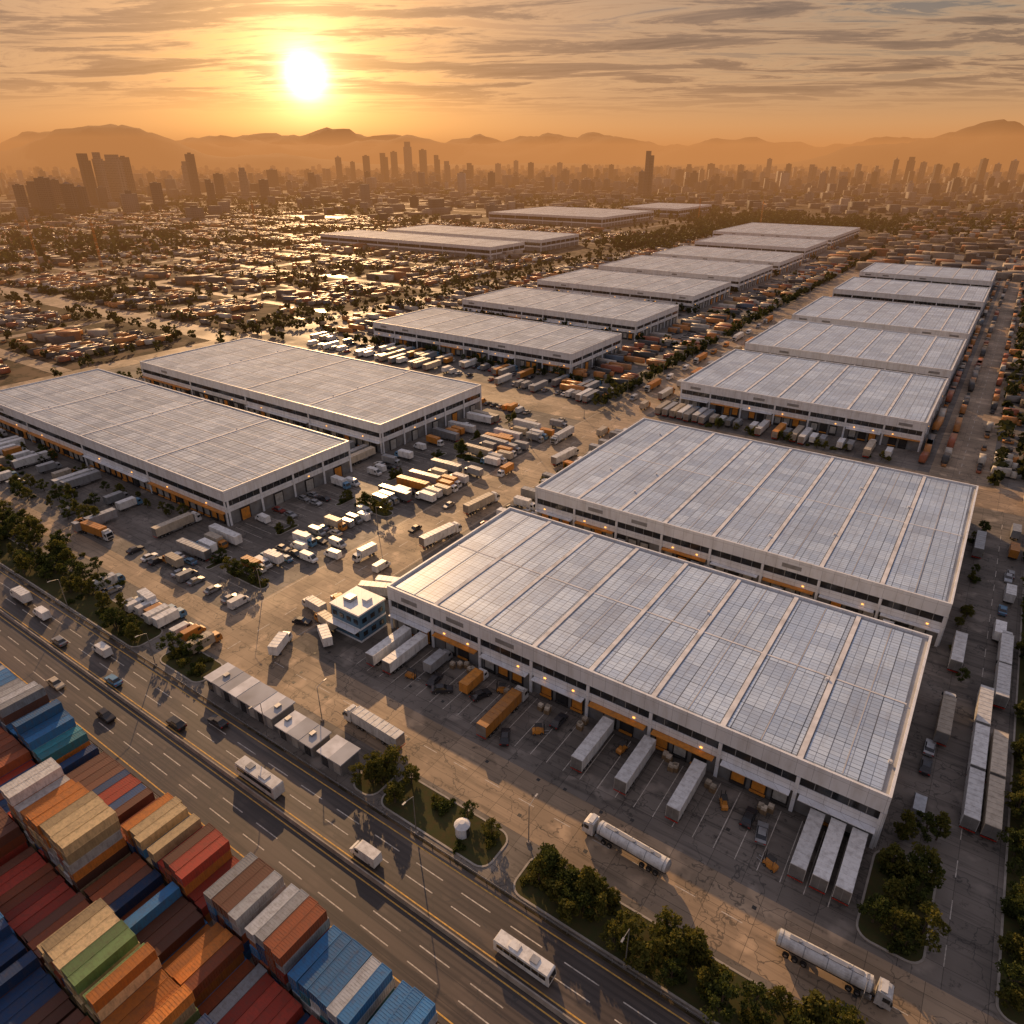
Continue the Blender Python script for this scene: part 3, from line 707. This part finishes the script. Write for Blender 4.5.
# ------------------------------------------------------------ mid/far field
def lowveh(P):
    A=[];mi=[]
    for x,y,r,k in P:
        c,s=math.cos(r),math.sin(r)
        if k<.45: A.append((x,y,.3,4.3,1.8,.75,r));mi.append(0); A.append((x-.2*c,y-.2*s,1.05,2.3,1.5,.45,r));mi.append(1)
        elif k<.75: A.append((x-1*c,y-1*s,.8,6.2,2.4,2.7,r));mi.append(0); A.append((x+3.2*c,y+3.2*s,.5,1.9,2.2,2.0,r));mi.append(0); A.append((x,y,.1,7.5,1.9,.6,r)); mi.append(1)
        else: A.append((x,y,1.1,13.4,2.5,2.8,r));mi.append(0); A.append((x-3*c,y-3*s,.1,5,2.2,.9,r));mi.append(1)
    return A,mi
P=[]
for y in np.arange(312,1100,3.6):
    for x in (-187,-176,-160):
        if random.random()<.72: P.append((x+random.uniform(-1,1),y,random.uniform(-.06,.06),random.random()))
    if random.random()<.5: P.append((-124+random.uniform(-.5,.5),y,random.uniform(-.06,.06),random.uniform(0,.7)))
    for x in (16,26,-11.5,-4,8):
        if random.random()<.55: P.append((x,y,random.uniform(-.06,.06)+(math.pi/2 if x<10 else 0),random.uniform(0,.8)))
for yc in (410,511,631,752,865):
    for x in np.arange(-118,-16,3.8):
        if random.random()<.8: P.append((x,yc-1,math.pi/2,random.random()))
for (ya,yb) in ((403,436),(514,550),(645,665),(775,793),(895,940),(1065,1098)):
    for x in np.arange(-345,-205,3.8):
        for y in np.arange(ya+7,yb-3,13):
            if random.random()<.8: P.append((x,y,math.pi/2,random.random()))
for x in (-362,-378,-394,-408):
    for y in np.arange(335,1250,3.8):
        if random.random()<.6: P.append((x,y,random.uniform(-.05,.05),random.random()))
A,mi=lowveh(P); add_mass('distant_parked_vehicles',A,['vmix','chassis'],mi)
P=[];SH=[];T=[]
xr=[-1700,-1400,-1180,-968,-840,-700,-560,-440]; yr=[100,180,276,390,520,650,800,960,1150]
for i in range(len(xr)-1):
    for j in range(len(yr)-1):
        xa,xb,ya,yb=xr[i]+12,xr[i+1]-12,yr[j]+10,yr[j+1]-10
        if j==2: ya+=16
        if xa>-860 and ya>700 and ya<960 : continue
        nx=max(1,int((xb-xa)/48)); ny=max(1,int((yb-ya)/40))
        for a in range(nx):
            for c in range(ny):
                x0=xa+(xb-xa)*a/nx; x1=xa+(xb-xa)*(a+1)/nx-4; y0=ya+(yb-ya)*c/ny; y1=ya+(yb-ya)*(c+1)/ny-4
                typ=random.random()
                if typ<.72:
                    for y in np.arange(y0+3,y1-3,random.choice((6,9,9))):
                        for x in np.arange(x0+3,x1-3,random.choice((3.4,4.2,5))):
                            if random.random()<.75: P.append((x,y,math.pi/2+random.uniform(-.1,.1),random.random()*random.choice((.6,1))))
                elif typ<.84:
                    for _ in range(random.randint(2,7)):
                        w1=random.uniform(7,24);w2=random.uniform(6,15)
                        SH.append((random.uniform(x0+8,x1-8),random.uniform(y0+6,y1-6),0,w1,w2,random.uniform(2.5,7),random.choice((0,math.pi/2,.1))))
                        P.append((random.uniform(x0,x1),random.uniform(y0,y1),random.random()*3,random.random()))
                elif typ<.90:
                    for _ in range(28): T.append((random.uniform(x0,x1),random.uniform(y0,y1)))
                for _ in range(3): T.append((random.uniform(x0,x1),random.choice((y0-2,y1+2))+random.uniform(-2,2)))
                for _ in range(16): P.append((random.uniform(x0,x1),random.uniform(y0,y1),random.random()*3,random.random()))
A,mi=lowveh(dry(P)); add_mass('distant_truck_lots',A,['vmix','chassis'],mi)
for _ in range(90): SH.append((random.uniform(22,75),random.uniform(285,900),0,random.uniform(6,14),random.uniform(6,12),random.uniform(3,6),random.choice((0,.1,1.57))))
for _ in range(500):
    y=random.uniform(880,1900); SH.append((random.uniform(-190,130),y,0,random.uniform(8,26),random.uniform(8,20),random.uniform(3,9),random.choice((0,.1,1.57))))
add_mass('distant_sheds',dry(SH),['shedroof'])
for x in xr+[-2100]:
    for y in np.arange(110,1500,9):
        if random.random()<.45: T.append((x+random.choice((-9,9))+random.uniform(-2,2),y))
for y in (270,306):
    for x in np.arange(-1200,-380,8):
        if random.random()<.5: T.append((x,y))
for y in np.arange(300,1100,7):
    if random.random()<.8: T.append((-153+random.uniform(-.6,.6),y))
    if random.random()<.6: T.append((14+random.uniform(-1,1),y))
    if random.random()<.7: T.append((-413+random.uniform(-2,2),y))
    if random.random()<.7: T.append((-442+random.uniform(-2,2),y)); T.append((40+random.uniform(-14,18),y)); T.append((22+random.uniform(-3,3),y))
for yc in (404,507,617,640,738,764,860,880,930):
    for x in np.arange(-120,-16,6):
        if random.random()<.6: T.append((x,yc))
for x in np.arange(-440,-150,6):
    for y in (330,434,547,660,785,938): 
        if random.random()<.6: T.append((x,y+random.uniform(-2,2)))
far_trees('distant_tree_rows',dry(T),.9,'leafC',3,26)
T=[]
for _ in range(7500):
    th=math.radians(random.uniform(-40,40))-YAW; d=random.uniform(950,4200); x=d*math.sin(th); y=d*math.cos(th)
    if math.sin(x*.006+1.3*math.sin(y*.004))+math.sin(y*.009+x*.002)<.0: continue
    if -900<x<20 and y<1450: continue
    T.append((x,y))
far_trees('distant_woodland',dry(T),1.8,'leafC',4,18)
T=[(random.gauss(-300,140),random.gauss(1480,90)) for _ in range(700)]+[(random.uniform(20,120),random.uniform(850,1700)) for _ in range(500)]+[(random.uniform(-500,-400),random.uniform(900,1700)) for _ in range(500)]
far_trees('distant_woodland',T,1.3,'leafC',5,24)

# ------------------------------------------------------------ city
A=[];mi=[]
for _ in range(12000):
    px=random.uniform(-120,1150); u=random.random(); d=1500+5400*u**.9; x,y=polar(px,d)
    if -920<x<90 and y<1750: continue
    dens=.35+.65*(px>300); 
    if d<2300 and random.random()<.45: continue
    if random.random()>dens and d<3000: continue
    if not dry([(x,y)]): continue
    base=random.lognormvariate(2.1,.55); 
    if d>2600: base*=1.3+1.0*random.random()
    if 540<px<1100 and d>2700: base*=1.3
    if random.random()<.04 and d>2500: base*=1.8
    base=min(base,66); w=random.uniform(10,30); l=random.uniform(10,34)
    A.append((x,y,0,w,l,base,random.choice((0,0,.3,-.2,.6)))); mi.append(random.choice((0,0,1,2)))
    if base>22 and random.random()<.6: A.append((x,y,base,w*.5,l*.4,random.uniform(3,7),A[-1][6])); mi.append(mi[-1])
add_mass('distant_city',A,['cityA','cityB','cityC'],mi)
def tower(px,ytop,d,w=30,k='cityA'):
    x,y=polar(px,d); h=110+d*(158.4-ytop)/878.0
    b=MB(); w2=w/2*random.uniform(.6,.8); dp=w2*random.uniform(.6,1.0); ty=random.random()
    b.box(-w2*1.5,w2*1.5,-dp*1.4,dp*1.4,0,14,k)
    if ty<.45:
        b.box(-w2,w2,-dp,dp,14,h*.97,k); b.box(-w2*.4,w2*.3,-dp*.4,dp*.4,h*.97,h,k)
    elif ty<.7:
        b.box(-w2,w2*.1,-dp,dp,14,h,k); b.box(w2*.1+.01,w2,-dp*.8,dp*.8,14,h*random.uniform(.82,.93),k)
    elif ty<.85:
        b.box(-w2,w2,-dp,dp,14,h*.88,k); b.box(-w2*.75,w2*.75,-dp*.7,dp*.7,h*.88,h,k)
    else:
        b.box(-w2*.9,w2*.9,-dp,dp,14,h*.95,k); b.cyl((0,0,h*.95),(0,0,h),w2*.7,w2*.2,4,k); b.cyl((0,0,h),(0,0,h*1.06),.8,.2,5,'steel')
    b.obj('high_rise_tower',(x,y,0),random.choice((0,15,-20,30)))
for t in ((84,154,2300,46),(97,153,2300,36),(112,155,2350,46),(123,156,2400,34),(190,153,2500,42),(240,167,2400,26),(183,161,2700,30),(270,168,3000,40),(338,156,3600,36),(352,161,3700,30),(366,155,3600,34),(384,153,3700,42),(394,151,3800,36),(408,142,3800,42),(423,149,3700,40),(437,155,3600,34),(447,161,3500,30),(470,163,3600,34),(498,163,3800,30),(516,160,3900,34),(531,162,3500,34),(560,162,3800,32),(585,164,3600,34),(612,164,3600,30),(650,151,2300,36),(643,170,2400,24),(690,164,3600,30),(712,163,3700,34),(742,164,3500,30),(770,158,3600,32),(790,163,3400,30),(815,164,3300,34),(835,166,3200,34),(860,163,3400,30),(880,165,3400,30),(897,158,3400,30),(912,157,3500,30),(925,161,3400,30),(940,163,3300,32),(958,162,3400,28),(985,158,3400,30),(1000,162,3300,30),(1016,159,3300,28)):
    tower(*t,k=random.choice(('cityA','cityB','cityC')))
for px,yt,d in ((10,180,1900),(24,178,2000),(36,174,1900),(48,176,2050),(60,179,1900),(72,182,1950),(150,180,2000),(205,178,2200),(215,172,2500),(260,178,2300),(310,172,2800)):
    tower(px,yt,d,30,'cityB')
def crane(x,y,h,rot):
    b=MB(); n=int(h/4)
    for sx in (-.8,.8):
        for sy in (-.8,.8): b.cyl((sx,sy,0),(sx,sy,h),.16,.16,4,'orange')
    for i in range(n):
        z0=i*h/n; z1=(i+1)*h/n
        b.cyl((-.8,-.8,z0),(.8,-.8,z1),.1,.1,4,'orange',False); b.cyl((.8,.8,z0),(-.8,.8,z1),.1,.1,4,'orange',False); b.cyl((.8,-.8,z0),(.8,.8,z1),.1,.1,4,'orange',False)
    b.box(-12,34,-.5,-.3,h,h+.3,'orange',True); b.box(-12,34,.3,.5,h,h+.3,'orange',True); b.box(-12,-8,-1,1,h-2,h,'barrier',True); b.box(-1,1,-1,1,h,h+2,'orange'); b.cyl((0,0,h+2),(0,0,h+8),.4,.15,4,'orange')
    b.cyl((0,0,h+8),(32,0,h+.4),.08,.08,4,'steel',False); b.cyl((0,0,h+8),(-11,0,h+.4),.08,.08,4,'steel',False)
    b.obj('tower_crane',(x,y,0),rot)
for px,d,h in ((75,950,44),(245,1200,48),(8,1000,46),(705,1500,40),(770,1400,40)):
    x,y=polar(px,d); crane(x,y,h,random.uniform(0,360))

# ------------------------------------------------------------ hills
M['hill']=mat('hill_scrub',(.045,.04,.028),.95,0,.4,.002,.1)
from mathutils import noise as MN
def hills(name,D0,width,prof,seed):
    na=360; nr=14; V=[];
    for i in range(na):
        px=-500+2000*i/(na-1); a=math.atan((px-512)/784.0)-YAW; hp=prof(px)
        for j in range(nr):
            t=j/(nr-1); r=D0+width*(t-.35); x=r*math.sin(a); y=r*math.cos(a)
            nz=MN.fractal(Vector((x*.0011,y*.0011,seed)),1.0,2.1,6)
            z=hp*math.sin(math.pi*min(1,t*1.0))**1.3*(.85+.45*nz)+(-5 if j in(0,nr-1) else 0); V.append((x,y,max(z,-5)))
    V=np.array(V); F=[]
    for i in range(na-1):
        for j in range(nr-1): a=i*nr+j; F.append((a,a+nr,a+nr+1,a+1))
    me=npmesh(name,V,np.array(F),['hill']); me.polygons.foreach_set('use_smooth',[True]*len(me.polygons)); put(me,name,0,0)
def gp(px,c,w,h): return h*math.exp(-((px-c)/w)**2)
hills('hills',7600,2200,lambda p: 60+gp(p,120,70,300)+gp(p,20,80,190)+gp(p,265,60,150)+gp(p,950,75,260)+gp(p,860,50,100)+gp(p,1040,80,200),1.3)
hills('hills',10500,2800,lambda p: 190+gp(p,220,80,230)+gp(p,420,90,190)+gp(p,560,80,150)+gp(p,700,120,150)+gp(p,40,60,230)+gp(p,880,130,150),5.1)
hills('hills',14500,3600,lambda p: 300+gp(p,480,160,160)+gp(p,300,100,220)+gp(p,640,120,110),9.7)

# ------------------------------------------------------------ haze (absorbing volume beyond the estate; its own glow stands in for sunlit air)
def vol(name,sig,E):
    m=bpy.data.materials.new(name); m.use_nodes=True; nt=m.node_tree; nt.nodes.clear()
    o=nt.nodes.new('ShaderNodeOutputMaterial'); a=nt.nodes.new('ShaderNodeVolumeAbsorption'); a.inputs[0].default_value=(0,0,0,1); a.inputs[1].default_value=sig
    e=nt.nodes.new('ShaderNodeEmission'); e.inputs[0].default_value=(*E,1); e.inputs[1].default_value=sig  # emission colour replaces scattered sunlight
    s=nt.nodes.new('ShaderNodeAddShader'); nt.links.new(a.outputs[0],s.inputs[0]); nt.links.new(e.outputs[0],s.inputs[1]); nt.links.new(s.outputs[0],o.inputs['Volume']); return m
M['haze']=vol('haze_glow',.00020,(.66,.27,.085))
SAZ=math.radians(14.1)+YAW
b=MB(); b.box(-14000,14000,430,17500,-3,270,'haze',True); b.obj('glowing_haze_layer',(0,0,0),math.degrees(YAW)+28)  # slab turned left so the added glow is weaker on the right

# ------------------------------------------------------------ light & sky
EL=math.radians(19)
d=Vector((-math.sin(SAZ)*math.cos(EL),math.cos(SAZ)*math.cos(EL),math.sin(EL)))
l=bpy.data.lights.new('sun','SUN'); l.energy=5.0; l.angle=math.radians(.5); l.color=(1,.60,.28)
lo=bpy.data.objects.new('sun',l); lo.rotation_euler=d.to_track_quat('Z','Y').to_euler(); COL.objects.link(lo)
W=bpy.data.worlds.new('World'); SC.world=W; W.use_nodes=True; t=NT(W); bg=W.node_tree.nodes['Background']; out=W.node_tree.nodes['World Output']
sky=t.n('ShaderNodeTexSky'); sky.sky_type='NISHITA'; sky.sun_disc=False; sky.sun_elevation=EL; sky.sun_rotation=-SAZ; sky.dust_density=.6; sky.altitude=50
tc=t.n('ShaderNodeTexCoord').outputs['Generated']
sep=t.n('ShaderNodeSeparateXYZ'); t.l(tc,sep.inputs[0])
def mth(op,a,b=None,clamp=False):
    m=t.n('ShaderNodeMath',operation=op); m.use_clamp=clamp
    for i,v in enumerate((a,b)):
        if v is None: continue
        if hasattr(v,'links'): t.l(v,m.inputs[i])
        else: m.inputs[i].default_value=v
    return m.outputs[0]
zel=mth('MAXIMUM',sep.outputs[2],0.0)
tint=t.ramp(zel,[(0,(.08,.05,.03)),(.16,(.10,.08,.07)),(.4,(.6,.62,.68)),(1,(1,1.05,1.15))])
t.l(t.mix(sky.outputs[0],tint,1.0,'MULTIPLY'),bg.inputs[0]); bg.inputs[1].default_value=.09
base=t.ramp(zel,[(0,(.58,.31,.13)),(.035,(.55,.33,.16)),(.07,(.36,.25,.155)),(.115,(.20,.165,.13)),(.17,(.125,.13,.13)),(.35,(.115,.15,.21)),(1,(.12,.175,.27))])
VE=math.radians(5.0); sd=(-math.sin(SAZ)*math.cos(VE),math.cos(SAZ)*math.cos(VE),math.sin(VE))
nrm=t.n('ShaderNodeVectorMath',operation='NORMALIZE'); t.l(tc,nrm.inputs[0])
dp=t.n('ShaderNodeVectorMath',operation='DOT_PRODUCT'); t.l(nrm.outputs[0],dp.inputs[0]); dp.inputs[1].default_value=sd
dv=mth('MAXIMUM',dp.outputs['Value'],0.0)
zc=mth('ADD',zel,.05); cb=t.n('ShaderNodeCombineXYZ'); t.l(mth('DIVIDE',sep.outputs[0],zc),cb.inputs[0]); t.l(mth('DIVIDE',sep.outputs[1],zc),cb.inputs[1])
mp=t.n('ShaderNodeMapping'); mp.inputs['Rotation'].default_value=(0,0,-YAW+.10); t.l(cb.outputs[0],mp.inputs[0])
mp2=t.n('ShaderNodeMapping'); mp2.inputs['Scale'].default_value=(.62,1.5,1); mp2.inputs['Location'].default_value=(3.1,.7,0); t.l(mp.outputs[0],mp2.inputs[0])
cn=t.n('ShaderNodeTexNoise'); cn.inputs['Scale'].default_value=1.15; cn.inputs['Detail'].default_value=11; cn.inputs['Roughness'].default_value=.68; cn.inputs['Distortion'].default_value=.5; t.l(mp2.outputs[0],cn.inputs['Vector'])
cm=t.ramp(cn.outputs['Fac'],[(.41,(0,0,0)),(.52,(1,1,1))])
lowm=t.ramp(zel,[(.045,(0,0,0)),(.08,(1,1,1))])
cf=mth('MULTIPLY',cm,lowm)
ccol=t.ramp(cn.outputs['Fac'],[(.42,(.95,.58,.27)),(.475,(.56,.34,.18)),(.53,(.20,.135,.095)),(.66,(.075,.06,.052))])
skyc=t.mix(base,ccol,mth('MULTIPLY',cf,.95))
def glow(pw,col,occ):
    p=mth('POWER',dv,pw); 
    if occ: p=mth('MULTIPLY',p,mth('SUBTRACT',1.0,mth('MULTIPLY',cf,occ)))
    v=t.n('ShaderNodeVectorMath',operation='SCALE'); v.inputs[0].default_value=col; t.l(p,v.inputs['Scale']); return v.outputs[0]
acc=skyc
for pw,col,occ in ((10,(.24,.08,.005),.6),(45,(.74,.33,.045),.6),(180,(.9,.54,.16),.5),(1000,(1.3,1.0,.5),.4),(5500,(6,5,3.2),0)):
    a=t.n('ShaderNodeVectorMath',operation='ADD'); t.l(acc,a.inputs[0]); t.l(glow(pw,col,occ),a.inputs[1]); acc=a.outputs[0]
b2=t.n('ShaderNodeBackground'); t.l(acc,b2.inputs[0]); b2.inputs[1].default_value=1.0
ads=t.n('ShaderNodeAddShader'); t.l(bg.outputs[0],ads.inputs[0]); t.l(b2.outputs[0],ads.inputs[1]); t.l(ads.outputs[0],out.inputs[0])

# ------------------------------------------------------------ camera
c=bpy.data.cameras.new('camera'); co=bpy.data.objects.new('camera',c); COL.objects.link(co)
co.location=(0,0,CAMH); co.rotation_euler=(math.pi/2-PITCH,0,YAW); c.sensor_width=36; c.lens=700/1024*36; c.clip_start=.5; c.clip_end=60000
SC.camera=co
